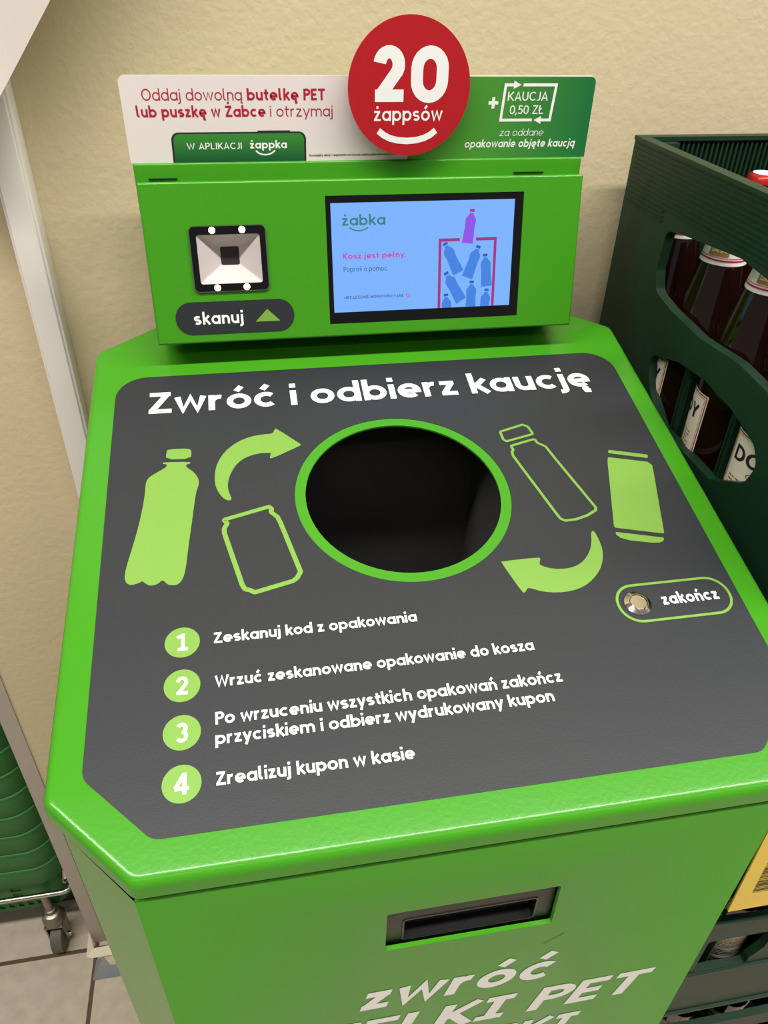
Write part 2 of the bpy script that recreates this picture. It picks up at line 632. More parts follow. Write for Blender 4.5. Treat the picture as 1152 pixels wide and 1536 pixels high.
def stroke_mb(pts, w, T, z, closed=True):
    mb = MB()
    vs, fs = ribbon(pts, w, closed)
    mb.add([T(x, y, z) for x, y in vs], fs)
    return mb


def mm(pts):
    return [(x / 1000, y / 1000) for x, y in pts]


# ------------------------------------------------------------------ the setting
WY = 0.77                                     # the plastered wall
fl = MB()
fl.box(-2.2, 2.4, -2.6, 1.32, -0.1, 0.0)
tag(fl.build('floor', FLOOR), kind='structure')
wl = MB()
wl.box(-0.388, 2.4, WY, 1.32, 0.0, 3.0)
tag(wl.build('wall_back', WALL), kind='structure')
wl = MB()
wl.box(-2.2, -0.388, 1.25, 1.32, 0.0, 3.0)
tag(wl.build('wall_left', WALL), kind='structure')
t = MB()                                      # flat cable trunking on the wall
t.box(-0.206, -0.1795, WY - 0.022, WY, 0.0, 3.0)
t.box(-0.2035, -0.182, WY - 0.0245, WY - 0.022, 0.0, 3.0)
tag(t.build('trim_1', TRIMM, bevel=0.0015), kind='structure')
t = MB()                                      # corner guard on the end of the wall
t.box(-0.3905, -0.368, WY - 0.002, WY, 0.0, 3.0)
t.box(-0.3905, -0.3885, WY, WY + 0.03, 0.0, 3.0)
tag(t.build('trim_2', GUARD), kind='structure')
t = MB()
t.box(-2.2, -0.3905, 0.86, 0.94, 0.0, 0.085)
tag(t.build('baseboard_left', NAVY), kind='structure')

# ------------------------------------------------------------------ deposit return machine
MX = 0.1034                                   # its centre line
LA = R_(13.858)                               # slope of the lid
FA = R_(10.89)                                # lean of the display face
eL, nL = Vector((0, cos(LA), sin(LA))), Vector((0, -sin(LA), cos(LA)))
P0 = Vector((MX, 0, H)) + eL * 0.1247 - nL * 0.43
F0 = Vector((MX, 0.6157, H - 0.2658))
eF, nF = Vector((0, sin(FA), cos(FA))), Vector((0, -cos(FA), sin(FA)))
FY = 0.223
XV = Vector((1, 0, 0))


def TL(u, v, h=0.0):
    return P0 + XV * u + eL * v + nL * h


def TF(u, v, h=0.0):
    return F0 + XV * u + eF * v + nF * h


def TB(x, z, h=0.0):                          # front of the cabinet, x and height measured from the lens
    return Vector((x, FY - h, z + H))


def lid_z(y):
    return H + (-0.43 + y * sin(LA)) / cos(LA)


machine = thing('deposit_return_machine', 'green bottle and can return machine with sloping charcoal lid and screen', 'machine', (MX, 0.45, 0.0))

# cabinet -----------------------------------------------------------
BW = 0.2295
cab = MB()
foot = rpoly([(MX - BW + 0.04, FY), (MX + BW - 0.04, FY), (MX + BW, FY + 0.04), (MX + BW, 0.638), (MX + BW - 0.06, 0.678), (MX - BW + 0.06, 0.678), (MX - BW, 0.638), (MX - BW, FY + 0.04)],
             [0, 0, 0.005, 0.005, 0.005, 0.005, 0.005, 0.005], 4)
ns = len(foot)
bot = [(x, y, 0.012) for x, y in foot]
top = [(x, y, lid_z(y) - 0.0182) for x, y in foot]
cab.add(bot + top, [(i, (i + 1) % ns, ns + (i + 1) % ns, ns + i) for i in range(1, ns)])
x0, x1 = MX - BW + 0.04, MX + BW - 0.04
SL = rpoly([(0.0507, -0.5115), (0.1619, -0.5125), (0.1609, -0.4655), (0.0509, -0.4655)], 0.0015, 3)
zt = lid_z(FY) - 0.0182 - H
outer = [(x0, 0.012 - H), (x1, 0.012 - H), (x1, zt - 0.002), (x0, zt - 0.002)]
cab.poly([outer, SL], TB, 0.0)
cab.add([TB(x, z, 0) for x, z in SL] + [TB(x, z, -0.003) for x, z in SL],
        [(i, (i + 1) % len(SL), len(SL) + (i + 1) % len(SL), len(SL) + i) for i in range(len(SL))])
cab.add([TB(x0, zt - .002), TB(x1, zt - .002), TB(x1, zt - .0006, -.0006), TB(x0, zt - .0006, -.0006), TB(x1, zt, -.003), TB(x0, zt, -.003), TB(x1, zt, -.02), TB(x0, zt, -.02)],
        [(0, 1, 2, 3), (3, 2, 4, 5), (5, 4, 6, 7)])
cabinet = cab.build('cabinet', GREEN, machine, smooth=35)
tb = MB()
text_mb(tb, 'zwróć', 0.0335, 0.172, -0.5945, 0.0362, 0.21, TB, 0.0003, shear=0.22, gap=0.10)
tb.build('lettering', WHITE, cabinet)
tb = MB()
text_mb(tb, 'BUTELK| PET', -0.0705, 0.251, -0.6505, 0.0375, 0.20, TB, 0.0003, shear=0.22, gap=0.10)
tb.build('lettering', WHITE, cabinet)
tb = MB()
text_mb(tb, '| PUSZK|', 0.005, 0.203, -0.7065, 0.0375, 0.20, TB, 0.0003, shear=0.22, gap=0.10)
tb.build('lettering', WHITE, cabinet)
sc = stroke_mb([(0.1605, -0.5405), (0.168, -0.5345), (0.1735, -0.530)], 0.0006, TB, 0.0003, False)
tag(sc.build('scratch_mark', mat('dark_scuff', (48, 70, 40), 0.6), cabinet), 'short dark scratch')
for sx in (-1, 1):
    for yy in (0.29, 0.64):
        ft = MB()
        ft.lathe([(0.02, 0), (0.02, 0.012), (0.012, 0.013)], 20, MX + sx * 0.18, yy, 0.0)
        ft.build('foot', BLACKP, machine)

# coupon slot
sl = MB()
fr_out = rrect(0.0485, 0.1645, -0.5145, -0.4635, 0.002, 3)
fr_in = rrect(0.0625, 0.1500, -0.5095, -0.4845, 0.0025, 4)
sl.poly([fr_out, fr_in], TB, -0.0045, -0.018)
slot = sl.build('coupon_slot', BLACKP, machine)
sl = MB()
sl.poly([rrect(0.060, 0.152, -0.512, -0.482, 0.001, 2)], TB, -0.014, -0.0165)
tag(sl.build('slot_shutter', SHUT, slot), 'dull grey shutter')
sl = MB()
lip = ribbon(fr_in, 0.0012, True)
sl.add([TB(x, z, -0.0040) for x, z in lip[0]], lip[1])
sl.build('slot_lip', mat('satin_black_lip', (46, 46, 46), 0.3), slot)
SEAM = mat('grey_seam', (130, 128, 124), 0.5)
sl = MB()
sl.add([TB(x, z, -0.0043) for x, z in [(0.051, -0.4788), (0.0612, -0.4782), (0.0612, -0.4776), (0.051, -0.4782)]], [(0, 1, 2, 3)])
sl.build('seam', SEAM, slot)
sl = MB()
sl.add([TB(x, z, -0.0043) for x, z in [(0.1512, -0.4782), (0.160, -0.4776), (0.160, -0.477), (0.1512, -0.4776)]], [(0, 1, 2, 3)])
sl.build('seam', SEAM, slot)

# lid ---------------------------------------------------------------
LW = 0.2374
lid_pts = [(-0.1885, -0.0025), (0.1885, -0.0025), (LW, 0.0465), (LW, 0.4375), (0.178, 0.478), (-0.178, 0.478), (-LW, 0.4375), (-LW, 0.0465)]
HC, HR = (0.0, 0.2476), 0.0739
RR = 0.005
lid = MB()
rings = []
for k in range(6):
    th = k / 5 * pi / 2
    o = rpoly(inset(lid_pts, RR * (1 - sin(th))), 0.009, 5)
    rings.append([TL(u, v, 0) - Vector((0, 0, RR * (1 - cos(th)))) for u, v in o])
o = rpoly(lid_pts, 0.009, 5)
rings.append([TL(u, v, 0) - Vector((0, 0, 0.0138)) for u, v in o])
o = rpoly(inset(lid_pts, 0.0015), 0.009, 5)
rings.append([TL(u, v, 0) - Vector((0, 0, 0.0146)) for u, v in o])
o2 = rpoly(inset(lid_pts, 0.010), 0.009, 5)
rings.append([TL(u, v, 0) - Vector((0, 0, 0.0146)) for u, v in o2])
lid.loft(rings, True, False, False)
inner = rpoly(inset(lid_pts, RR), 0.009, 5)
hole = circle(HC[0], HC[1], HR, 72)
lid.poly([inner, hole], TL, 0.0)
o3 = rpoly(inset(lid_pts, 0.018), 0.009, 5)
lid.loft([[TL(u, v, 0) - Vector((0, 0, 0.0146)) for u, v in q] for q in (o2, o3)], True, False, False)
hr = [[TL(HC[0] + (HR + d) * cos(2 * pi * i / 72), HC[1] + (HR + d) * sin(2 * pi * i / 72), h) for i in range(72)] for d, h in ((0, 0), (0, -0.0016), (0.0006, -0.0022))]
lid.loft(hr, True, False, False)
lid_o = lid.build('lid', GREEN, machine, smooth=32)
# black chute below the opening
ch = MB()
bx0, bx1, by0, by1 = MX - 0.19, MX + 0.097, 0.27, 0.60
zb = H - 1.38
V = [(bx0, by0), (bx1, by0), (bx1, by1), (bx0, by1)]
ch.add([(x, y, lid_z(y) - 0.0160) for x, y in V] + [(x, y, zb) for x, y in V],
       [(0, 1, 5, 4), (1, 2, 6, 5), (2, 3, 7, 6), (3, 0, 4, 7), (4, 5, 6, 7)])
chute = ch.build('chute', LINER, machine)
for y, z in ((0.50, -0.375), (0.455, -0.40), (0.51, -0.425), (0.44, -0.46)):
    bo = MB()
    bo.add([(bx1 - 0.004 * (k > 7), y + (0.006 if k <= 7 else 0.004) * cos(k * pi / 4), H + z + (0.006 if k <= 7 else 0.004) * sin(k * pi / 4)) for k in range(16)],
           [(i, (i + 1) % 8, 8 + (i + 1) % 8, 8 + i) for i in range(8)] + [tuple(range(8, 16))])
    bo.build('bolt_head', BLACKG, chute)

# charcoal instruction panel ----------------------------------------
pn = MB()
pan_pts = [(-0.178, 0.0188), (0.179, 0.0188), (0.2177, 0.0575), (0.2177, 0.3992), (-0.2171, 0.3992), (-0.2171, 0.0575)]
pn.poly([rpoly(pan_pts, [0.012, 0.012, 0.012, 0.025, 0.025, 0.012], 8), circle(HC[0], HC[1], 0.0818, 80)], TL, 0.0, 0.0004)
panel = pn.build('instruction_panel', PANEL, machine)
Z1 = 0.00048


def panel_poly(name, pts, material=LIME, k=0):
    m = MB()
    p = mm(pts)
    if k:
        p = chaikin(p, k)
    m.poly([p], TL, Z1)
    return m.build(name, material, panel)


lettering('title_lettering', 'Zwróć i odbierz kaucję', -0.1906, 0.1885, 0.3533, 0.0252, 0.19, TL, Z1, WHITE, panel, gap=0.085)
bi = MB()
bi.poly([chaikin(mm([(-173.8, 311.6), (-158.1, 311.0), (-156.3, 307.3), (-157.2, 299.6), (-175.7, 300.6), (-175.4, 309.4)]), 1)], TL, Z1)
bi.poly([chaikin(mm([(-177.9, 298.1), (-157.4, 296.4), (-157.4, 294.4), (-160.3, 294.0), (-160.8, 291.6), (-154.4, 284.9), (-151.3, 277.4), (-151.2, 272.7), (-153.6, 263.7), (-155.9, 241.6), (-158.7, 216.5), (-160.8, 194.7), (-162.6, 187.2), (-165.3, 183.3), (-168.6, 182.6), (-172.4, 183.6), (-175.0, 187.1), (-176.5, 187.7), (-179.2, 184.8), (-183.7, 184.0), (-187.0, 186.3), (-189.1, 188.8), (-191.2, 187.2), (-196.4, 186.0), (-199.5, 188.2), (-200.9, 192.7), (-200.1, 201.3), (-197.0, 216.8), (-193.2, 237.1), (-190.1, 263.1), (-189.8, 279.2), (-187.4, 283.6), (-182.4, 287.4), (-176.6, 291.6), (-174.6, 294.0), (-175.3, 295.8), (-177.9, 296.3)]), 1)], TL, Z1)
bi.build('bottle_icon', LIME, panel)
panel_poly('arrow_icon', [(-72.0, 306.3), (-72.8, 307.6), (-89.9, 326.5), (-91.2, 326.2), (-93.1, 321.0), (-100.1, 320.9), (-111.1, 319.4), (-122.1, 314.0), (-131.4, 304.7), (-136.9, 294.0), (-139.4, 283.3), (-139.5, 271.4), (-137.7, 264.2), (-134.5, 257.5), (-130.6, 253.8), (-127.4, 254.6), (-129.6, 262.2), (-130.3, 268.1), (-129.4, 275.1), (-126.8, 283.2), (-122.2, 291.3), (-115.8, 296.8), (-106.7, 300.1), (-97.8, 300.0), (-95.7, 299.5), (-97.4, 294.9), (-96.1, 293.4), (-73, 305.2)], k=1)
stroke_mb(rpoly(mm([(-134.0, 236.0), (-101.0, 244.9), (-99.3, 242.3), (-100.3, 239.7), (-95.8, 234.4), (-94.0, 228.5), (-83.8, 183.9), (-86.4, 179.2), (-89.5, 176.8), (-115.7, 170.5), (-118.6, 172.7), (-121.9, 173.9), (-123.6, 177.7), (-134.0, 223.6), (-134.0, 227.9), (-131.6, 232.3), (-133.0, 234.2)]), 0.0016, 3), 0.0034, TL, Z1).build('can_icon', LIME, panel)
bo = MB()
for pts in ([(90.9, 305.0), (112.0, 311.3), (115.6, 308.6), (117.7, 299.7), (93.1, 293.4), (91.1, 296.2)],
            [(95.2, 288.0), (117.2, 293.9), (118.0, 289.4), (123.8, 284.5), (127.4, 270.6), (142.8, 216.8), (141.7, 214.4), (133.9, 210.3), (124.0, 207.5), (115.0, 207.1), (112.2, 209.4), (111.0, 212.9), (94.2, 276.8), (94.5, 281.0), (96.3, 283.6)]):
    vs, fs = ribbon(rpoly(mm(pts), 0.0016, 3), 0.0022, True)
    bo.add([TL(x, y, Z1) for x, y in vs], fs)
bo.build('bottle_icon', LIME, panel)
ci = MB()
for pts, r in (([(174.5, 275.4), (205.1, 266.8), (203.8, 263.0), (172.8, 271.9)], 0.0012),
               ([(171.0, 267.5), (201.9, 259.0), (204.3, 255.0), (203.1, 250.2), (185.8, 186.6), (150.6, 196.3), (150.3, 198.0), (168.9, 262.1)], 0.0012),
               ([(149.3, 192.4), (184.2, 182.9), (182.3, 180.1), (179.3, 179.0), (173.6, 179.4), (157.5, 183.4), (151.0, 186.7), (149.2, 189.8)], 0.0008)):
    ci.poly([rpoly(mm(pts), r, 3)], TL, Z1)
ci.build('can_icon', LIME, panel)
panel_poly('arrow_icon', [(57.0, 175.0), (57.6, 176.0), (85.2, 176.4), (86.0, 174.6), (83.8, 171.1), (84.8, 168.8), (92.0, 165.3), (101.0, 164.2), (108.8, 165.3), (116.8, 169.4), (123.4, 176.5), (127.8, 184.0), (130.7, 193.8), (132.5, 195.2), (133.8, 194.4), (134.4, 186.8), (134.0, 177.6), (131.0, 168.9), (125.9, 160.6), (118.8, 153.8), (110.4, 148.4), (100.3, 145.5), (89.3, 145.3), (79.1, 147.4), (72.1, 151.0), (69.6, 151.7), (66.8, 148.2), (65.0, 148.2)], k=1)
for n, vv in enumerate((0.1380, 0.1077, 0.0774, 0.0470)):
    m = MB()
    m.poly([circle(-0.1628, vv, 0.0109, 40)], TL, Z1)
    m.build('number_disc', LIME, panel)
    gw = (0.60, 0.57, 0.58, 0.64)[n] * 0.0125
    lettering('numeral', str(n + 1), -0.1628 - gw / 2, -0.1628 + gw / 2, vv - 0.0061, 0.0122, 0.175, TL, Z1 + 0.0001, WHITE, panel)
for s, xa, xb, yy, cp in (('Zeskanuj kod z opakowania', -.1433, -.0114, .1348, .0078), ('Wrzuć zeskanowane opakowanie do kosza', -.1431, .0605, .1040, .0077),
                          ('Po wrzuceniu wszystkich opakowań zakończ', -.1435, .0719, .0797, .0079), ('przyciskiem i odbierz wydrukowany kupon', -.1438, .0628, .0674, .0077),
                          ('Zrealizuj kupon w kasie', -.1440, -.0302, .0433, .0077)):
    lettering('step_lettering', s, xa, xb, yy, cp, 0.185, TL, Z1, WHITE, panel, gap=0.085)
pill = rrect(0.1283, 0.2108, 0.1156, 0.1448, 0.0142, 10)
stroke_mb(pill, 0.0019, TL, Z1).build('button_outline', LIME, panel)
lettering('button_lettering', 'zakończ', 0.1603, 0.2022, 0.1266, 0.0090, 0.2, TL, Z1, WHITE, panel, gap=0.11)

bt = MB()
bt.loft([[TL(0.142 + r * cos(2 * pi * i / 40), 0.1297 + r * sin(2 * pi * i / 40), h) for i in range(40)] for r, h in
         ((0.0096, 0.0003), (0.0096, 0.0010), (0.0094, 0.0013), (0.0067, 0.0027), (0.0064, 0.0027), (0.0062, 0.0014), (0.0060, 0.0014), (0.0058, 0.0024), (0.0055, 0.0026))], True, False, True)
tag(bt.build('push_button', CHROME, machine, smooth=14), 'round chrome push button')

# display housing ----------------------------------------------------
hd = MB()
HW = 0.1819
prof = [(0.6440, H - 0.2640), (0.6525, H - 0.1440), (0.6525, H - 0.1334), (0.735, H - 0.1334), (0.735, H - 0.2640)]
hd.loft([[(MX + sx * HW, y, z) for y, z in prof] for sx in (-1, 1)])
housing = hd.build('display_housing', GREEN, machine, bevel=0.0015)
nk = MB()
nk.loft([[(MX + sx * 0.155, y, z) for y, z in ((0.668, lid_z(0.668)), (0.668, H - 0.262), (0.735, H - 0.262), (0.735, H - 0.60), (0.70, H - 0.60), (0.70, lid_z(0.70)))] for sx in (-1, 1)])
nk.build('neck', GREEN, machine)
fp = MB()
SCN = rrect(-0.1452, -0.0852, 0.0416, 0.0922, 0.004, 5)
SCO = rrect(-0.0364, 0.1292, 0.0108, 0.1120, 0.0008, 2)
face_out = rrect(-0.1799, 0.1799, 0.0, 0.1243, 0.0012, 2)
face_in = inset(face_out, 0.0016)
fp.poly([face_in, SCN, SCO], TF, 0.0, -0.0024)
front = fp.build('front_panel', GREEN, machine)
sd = MB()                                     # folded edges of the front panel
n_ = len(face_out)
sd.loft([[TF(u, v, 0.0) for u, v in face_in], [TF(u, v, -0.0003) for u, v in inset(face_out, 0.0007)], [TF(u, v, -0.0009) for u, v in inset(face_out, 0.0002)], [TF(u, v, -0.0020) for u, v in face_out], [TF(u, v, -0.0285) for u, v in inset(face_out, 0.0006)]], True, False, True)
sd.build('panel_flange', GREEN, front, smooth=60)
for xa, xb in ((-0.0680, -0.0465), (0.2268, 0.2525)):
    m = MB()
    m.box(xa, xb, 0.6514, 0.6524, H - 0.1450, H - 0.1440)
    m.build('vent_slit', BLACKP, housing)

# scanner
sn = MB()
s_out = rrect(-0.1448, -0.0856, 0.0420, 0.0918, 0.0037, 5)
s_in = rrect(-0.1398, -0.0902, 0.0479, 0.0855, 0.002, 5)
sn.poly([s_out, s_in], TF, 0.0016, -0.004)
scanner = sn.build('scanner', BLACKG, machine)
sn = MB()
lp = ribbon(rrect(-0.1450, -0.0854, 0.0418, 0.0920, 0.0038, 5), 0.0006, True)
sn.add([TF(x, y, 0.0018) for x, y in lp[0]], lp[1])
sn.build('scanner_rim', CHROME, scanner)
sn = MB()
a_ = rrect(-0.1398, -0.0902, 0.0479, 0.0855, 0.002, 5)
b_ = rrect(-0.1225, -0.1075, 0.0605, 0.0750, 0.0015, 5)
sn.loft([[TF(u, v, 0.0012) for u, v in a_], [TF(u, v, -0.0125) for u, v in b_]], True, False, False)
sn.build('reflector', SCANW, scanner)
sn = MB()
sn.poly([rrect(-0.1240, -0.1060, 0.0590, 0.0765, 0.001, 2)], TF, -0.0145, -0.0125)
wn = sn.build('scanner_window', LENS, scanner)
for u, v in ((-0.1270, 0.0888), (-0.1036, 0.0888), (-0.1270, 0.0448), (-0.1035, 0.0448)):
    m = MB()
    m.loft([[TF(u + r * cos(2 * pi * i / 20), v + r * sin(2 * pi * i / 20), h) for i in range(20)] for r, h in ((0.0026, 0.0015), (0.0024, 0.0021), (0.0012, 0.0025))], True, False, True)
    tag(m.build('led', LED, scanner), 'lit warm white led')
st = MB()
st.poly([rrect(-0.1632, -0.0664, 0.0076, 0.0339, 0.0131, 10)], TF, 0.0002, 0.0005)
sticker = st.build('scan_sticker', PANEL, machine)
lettering('sticker_lettering', 'skanuj', -0.1487, -0.1087, 0.0157, 0.0100, 0.185, TF, 0.0007, WHITE, sticker, gap=0.12)
st = MB()
st.poly([mm([(-98.7, 16.1), (-78.2, 16.1), (-88.5, 26.2)])], TF, 0.0007)
st.build('arrow_icon', LIME, sticker)

# screen
sn = MB()
sn.poly([rrect(-0.0360, 0.1288, 0.0112, 0.1116, 0.001, 3)], TF, -0.0022, -0.0006)
screen = sn.build('screen', BLACKG, machine)
sn = MB()
sn.poly([[(-0.0323, 0.0203), (0.1216, 0.0203), (0.1216, 0.1065), (-0.0323, 0.1065)]], TF, -0.0004)
tag(sn.build('display', SCR, screen), 'lit pale blue display')
ZS = -0.00025


def disp(name, s, xa, xb, y, cp, w, material, gap=0.11):
    return lettering(name, s, xa, xb, y, cp, w, TF, ZS, material, screen, gap=gap)


disp('logo_lettering', 'żabka', -0.0234, 0.0122, 0.0893, 0.0082, 0.17, SCRG)
stroke_mb(mm([(-17.4, 87.7), (-15.2, 86.3), (-12.6, 85.4), (-9.8, 85.1), (-7.0, 85.4), (-4.4, 86.2), (-2.1, 87.6)]), 0.0010, TF, ZS, False).build('smile_mark', SCRG, screen)
disp('message_lettering', 'Kosz jest pełny.', -0.0234, 0.0295, 0.0634, 0.0046, 0.19, SCRK)
disp('message_lettering', 'Poproś o pomoc.', -0.0233, 0.0141, 0.0532, 0.0040, 0.125, SCRD)
disp('message_lettering', 'URZĄDZENIE MONITOROWANE', -0.0235, 0.0273, 0.0312, 0.0023, 0.18, SCRD, 0.18)
m = MB()
m.poly([circle(0.0310, 0.0325, 0.0017, 24), circle(0.0310, 0.0325, 0.0011, 24)], TF, ZS)
m.poly([circle(0.0310, 0.0325, 0.0005, 12)], TF, ZS)
m.build('camera_icon', SCRK, screen)
m = MB()
for pts in ([(0.0572, 0.0203), (0.0596, 0.0203), (0.0596, 0.0746), (0.0754, 0.0746), (0.0754, 0.0771), (0.0572, 0.0771)],
            [(0.1075, 0.0203), (0.1051, 0.0203), (0.1051, 0.0746), (0.0893, 0.0746), (0.0893, 0.0771), (0.1075, 0.0771)]):
    m.poly([pts], TF, ZS)
m.build('bin_icon', SCRM, screen)
BOT = [(-0.16, 0), (-0.11, 0.02), (-0.06, 0), (0, 0.02), (0.06, 0), (0.11, 0.02), (0.16, 0), (0.175, 0.03), (0.17, 0.12), (0.15, 0.5), (0.165, 0.68), (0.15, 0.74), (0.07, 0.84), (0.06, 0.885), (-0.06, 0.885), (-0.07, 0.84), (-0.15, 0.74), (-0.165, 0.68), (-0.15, 0.5), (-0.17, 0.12), (-0.175, 0.03)]
CAPB = [(-0.075, 0.915), (0.075, 0.915), (0.07, 0.995), (-0.07, 0.995)]
SCREEN_BOTTLES = [((85.4, 99.6), (81.9, 72.5), 0), ((62.3, 73.9), (75.0, 48.8), 1), ((92.1, 70.8), (82.6, 44.6), 1), ((97.9, 64.0), (100.3, 36.7), 1),
                  ((63.6, 50.0), (78.2, 25.4), 1), ((87.0, 42.3), (86.5, 15.0), 1), ((100.6, 35.2), (98.0, 9.0), 1), ((64.4, 32.2), (66.6, 6.0), 1)]
for (tx, ty), (bx, by), kk in SCREEN_BOTTLES:
    d = Vector((tx - bx, ty - by))
    L_ = d.length / 1000
    d.normalize()
    px = Vector((d.y, -d.x))
    fm = lambda p: (bx / 1000 + (px.x * p[0] + d.x * p[1]) * L_, by / 1000 + (px.y * p[0] + d.y * p[1]) * L_)
    body = [fm(p) for p in BOT]
    if by < 20.3:                             # cut by the lower edge of the display
        out = []
        for i in range(len(body)):
            a, b = body[i], body[(i + 1) % len(body)]
            if a[1] >= 0.0203:
                out.append(a)
            if (a[1] >= 0.0203) != (b[1] >= 0.0203):
                tt = (0.0203 - a[1]) / (b[1] - a[1])
                out.append((a[0] + tt * (b[0] - a[0]), 0.0203))
        body = out
    m = MB()
    m.poly([body], TF, ZS)
    io = m.build('bottle_icon', SCRB if kk else SCRP, screen)
    m = MB()
    m.poly([[fm(p) for p in CAPB]], TF, ZS)
    m.build('bottle_cap_icon', SCRB2 if kk else SCRM, screen)

# ------------------------------------------------------------------ promotional sign on top of the machine
SX, SZ, SY = MX, H - 0.1334, 0.6545


def TS(x, z, h=0.0):                          # x and height as measured from the lens
    return Vector((x, SY - h, z + H))


sign = thing('promotional_sign', 'white and green promotional card with red disc standing on top of the machine', 'sign', (SX, SY, SZ))
sg = MB()
sg.poly([rpoly([(-0.0797, -0.1334), (0.2880, -0.1334), (0.2880, -0.0742), (-0.0797, -0.0742)], [0.0008, 0.0008, 0.0045, 0.0045], 6)], TS, 0.0, -0.002)
card = sg.build('card', CARDW, sign)
sg = MB()
sg.poly([rpoly([(0.1365, -0.1334), (0.2877, -0.1334), (0.2877, -0.0748), (0.1365, -0.0748)], [0, 0.0006, 0.0042, 0], 6)], TS, 0.00006)
sg.build('green_print', SIGNG, card)


def sgt(s, xa, xb, y, cp, w, material, shear=0.0, parent=card, z=0.00014, gap=0.11):
    return lettering('lettering', s, xa, xb, y, cp, w, TS, z, material, parent, shear, gap)


sgt('Oddaj dowolną', -0.0645, 0.0083, -0.0906, 0.0078, 0.10, CRIMSON)
sgt('butelkę PET', 0.0120, 0.0707, -0.0906, 0.0078, 0.19, CRIMSON)
sgt('lub puszkę w Żabce', -0.0700, 0.0250, -0.1017, 0.0076, 0.19, CRIMSON)
sgt('i otrzymaj', 0.0285, 0.0763, -0.1017, 0.0076, 0.10, CRIMSON)
sgt('Szczegóły akcji i regulamin na stronie zabka.pl/postawnazwrot.', 0.0571, 0.1266, -0.1301, 0.0017, 0.17, INK, gap=0.1)
ph = MB()
ph.poly([rpoly([(-0.0478, -0.1333), (0.0548, -0.1333), (0.0553, -0.1121), (-0.0472, -0.1121)], [0, 0, 0.0055, 0.0055], 6)], TS, 0.00008)
ph.poly([rpoly([(0.018, -0.1122), (0.043, -0.1122), (0.043, -0.1113), (0.018, -0.1113)], 0.0003, 2)], TS, 0.00006)
ph.build('phone_print', INK, card)
ph = MB()
ph.poly([rpoly([(-0.0462, -0.1333), (0.0532, -0.1333), (0.0537, -0.1133), (-0.0456, -0.1133)], [0, 0, 0.0045, 0.0045], 6)], TS, 0.00014)
ph.build('phone_display_print', PHONEG, card)
sgt('W APLIKACJI', -0.0363, 0.0052, -0.1241, 0.0046, 0.14, WHITE, z=0.00022, gap=0.14)
sgt('żappka', 0.0115, 0.0400, -0.1239, 0.0056, 0.19, WHITE, z=0.00022)
stroke_mb(mm([(15.7, -125.5), (18.0, -127.3), (20.5, -128.2), (23.1, -128.5), (25.7, -128.1), (28.3, -127.2), (30.6, -125.4)]), 0.0011, TS, 0.00022, False).build('smile_mark', WHITE, card)
sgt('+', 0.2003, 0.2083, -0.1001, 0.0143, 0.17, WHITE)
fr = MB()
for pts in ([(211.7, -104.6), (210.8, -80.4), (221.0, -80.4)], [(227.6, -80.4), (253.7, -80.4), (254.2, -105.4), (245.0, -105.4)], [(237.9, -105.4), (211.2, -105.2), (211.2, -103)]):
    pass
fw = 0.0021
for k, pts in enumerate((([(237.9, -105.3), (211.6, -105.3), (213.2, -80.4), (221.0, -80.4)]), ([(227.6, -80.4), (254.9, -80.4), (252.9, -105.4), (245.0, -105.4)]))):
    vs, fs = ribbon(mm(pts), fw, False)
    fr.add([TS(x, y, 0.00014) for x, y in vs], fs)
fr.poly([mm([(219.8, -77.5), (226.0, -80.4), (219.8, -83.2)])], TS, 0.00016)
fr.poly([mm([(245.4, -102.5), (239.4, -105.4), (245.4, -108.2)])], TS, 0.00016)
fr.build('arrow_frame_print', WHITE, card)
sgt('KAUCJA', 0.2158, 0.2490, -0.0915, 0.0063, 0.13, WHITE)
sgt('0,50 ZŁ', 0.2186, 0.2466, -0.1010, 0.0062, 0.13, WHITE)
sgt('za oddane', 0.2120, 0.2487, -0.1169, 0.0052, 0.085, WHITE, shear=0.12)
sgt('opakowanie objęte kaucją', 0.1832, 0.2772, -0.1253, 0.0058, 0.17, WHITE, shear=0.14)
rd = MB()
CX, CZ, CR = 0.1338, -0.0812, 0.0470
rd.poly([circle(CX, CZ, CR, 80)], TS, 0.010, 0.0122)
disc = rd.build('red_disc', RED, sign)
rd = MB()
rd.poly([rrect(CX - 0.012, CX + 0.012, CZ - 0.030, CZ + 0.0045, 0.002, 3)], TS, 0.0004, 0.010)
rd.build('disc_spacer', CARDW, sign)
sgt('2', 0.1058, 0.1296, -0.0903, 0.0370, 0.225, WHITE, parent=disc, z=0.01232)
sgt('0', 0.1345, 0.1632, -0.0911, 0.0378, 0.225, WHITE, parent=disc, z=0.01232)
sgt('żappsów', 0.1066, 0.1603, -0.1034, 0.0098, 0.155, WHITE, parent=disc, z=0.01232)
stroke_mb(mm([(110.2, -110.2), (114.5, -113.3), (119.5, -115.6), (125.5, -117.0), (133.0, -117.6), (140.5, -117.0), (146.5, -115.6), (151.5, -113.3), (155.6, -110.2)]), 0.0046, TS, 0.01232, False).build('smile_mark', WHITE, disc)

# ------------------------------------------------------------------ stacked crates
CRX, CRY, CRW, CRD, CRH = 0.375, 0.322, 0.300, 0.420, 0.2776
CT = H - 0.133                                # top of the upper crate


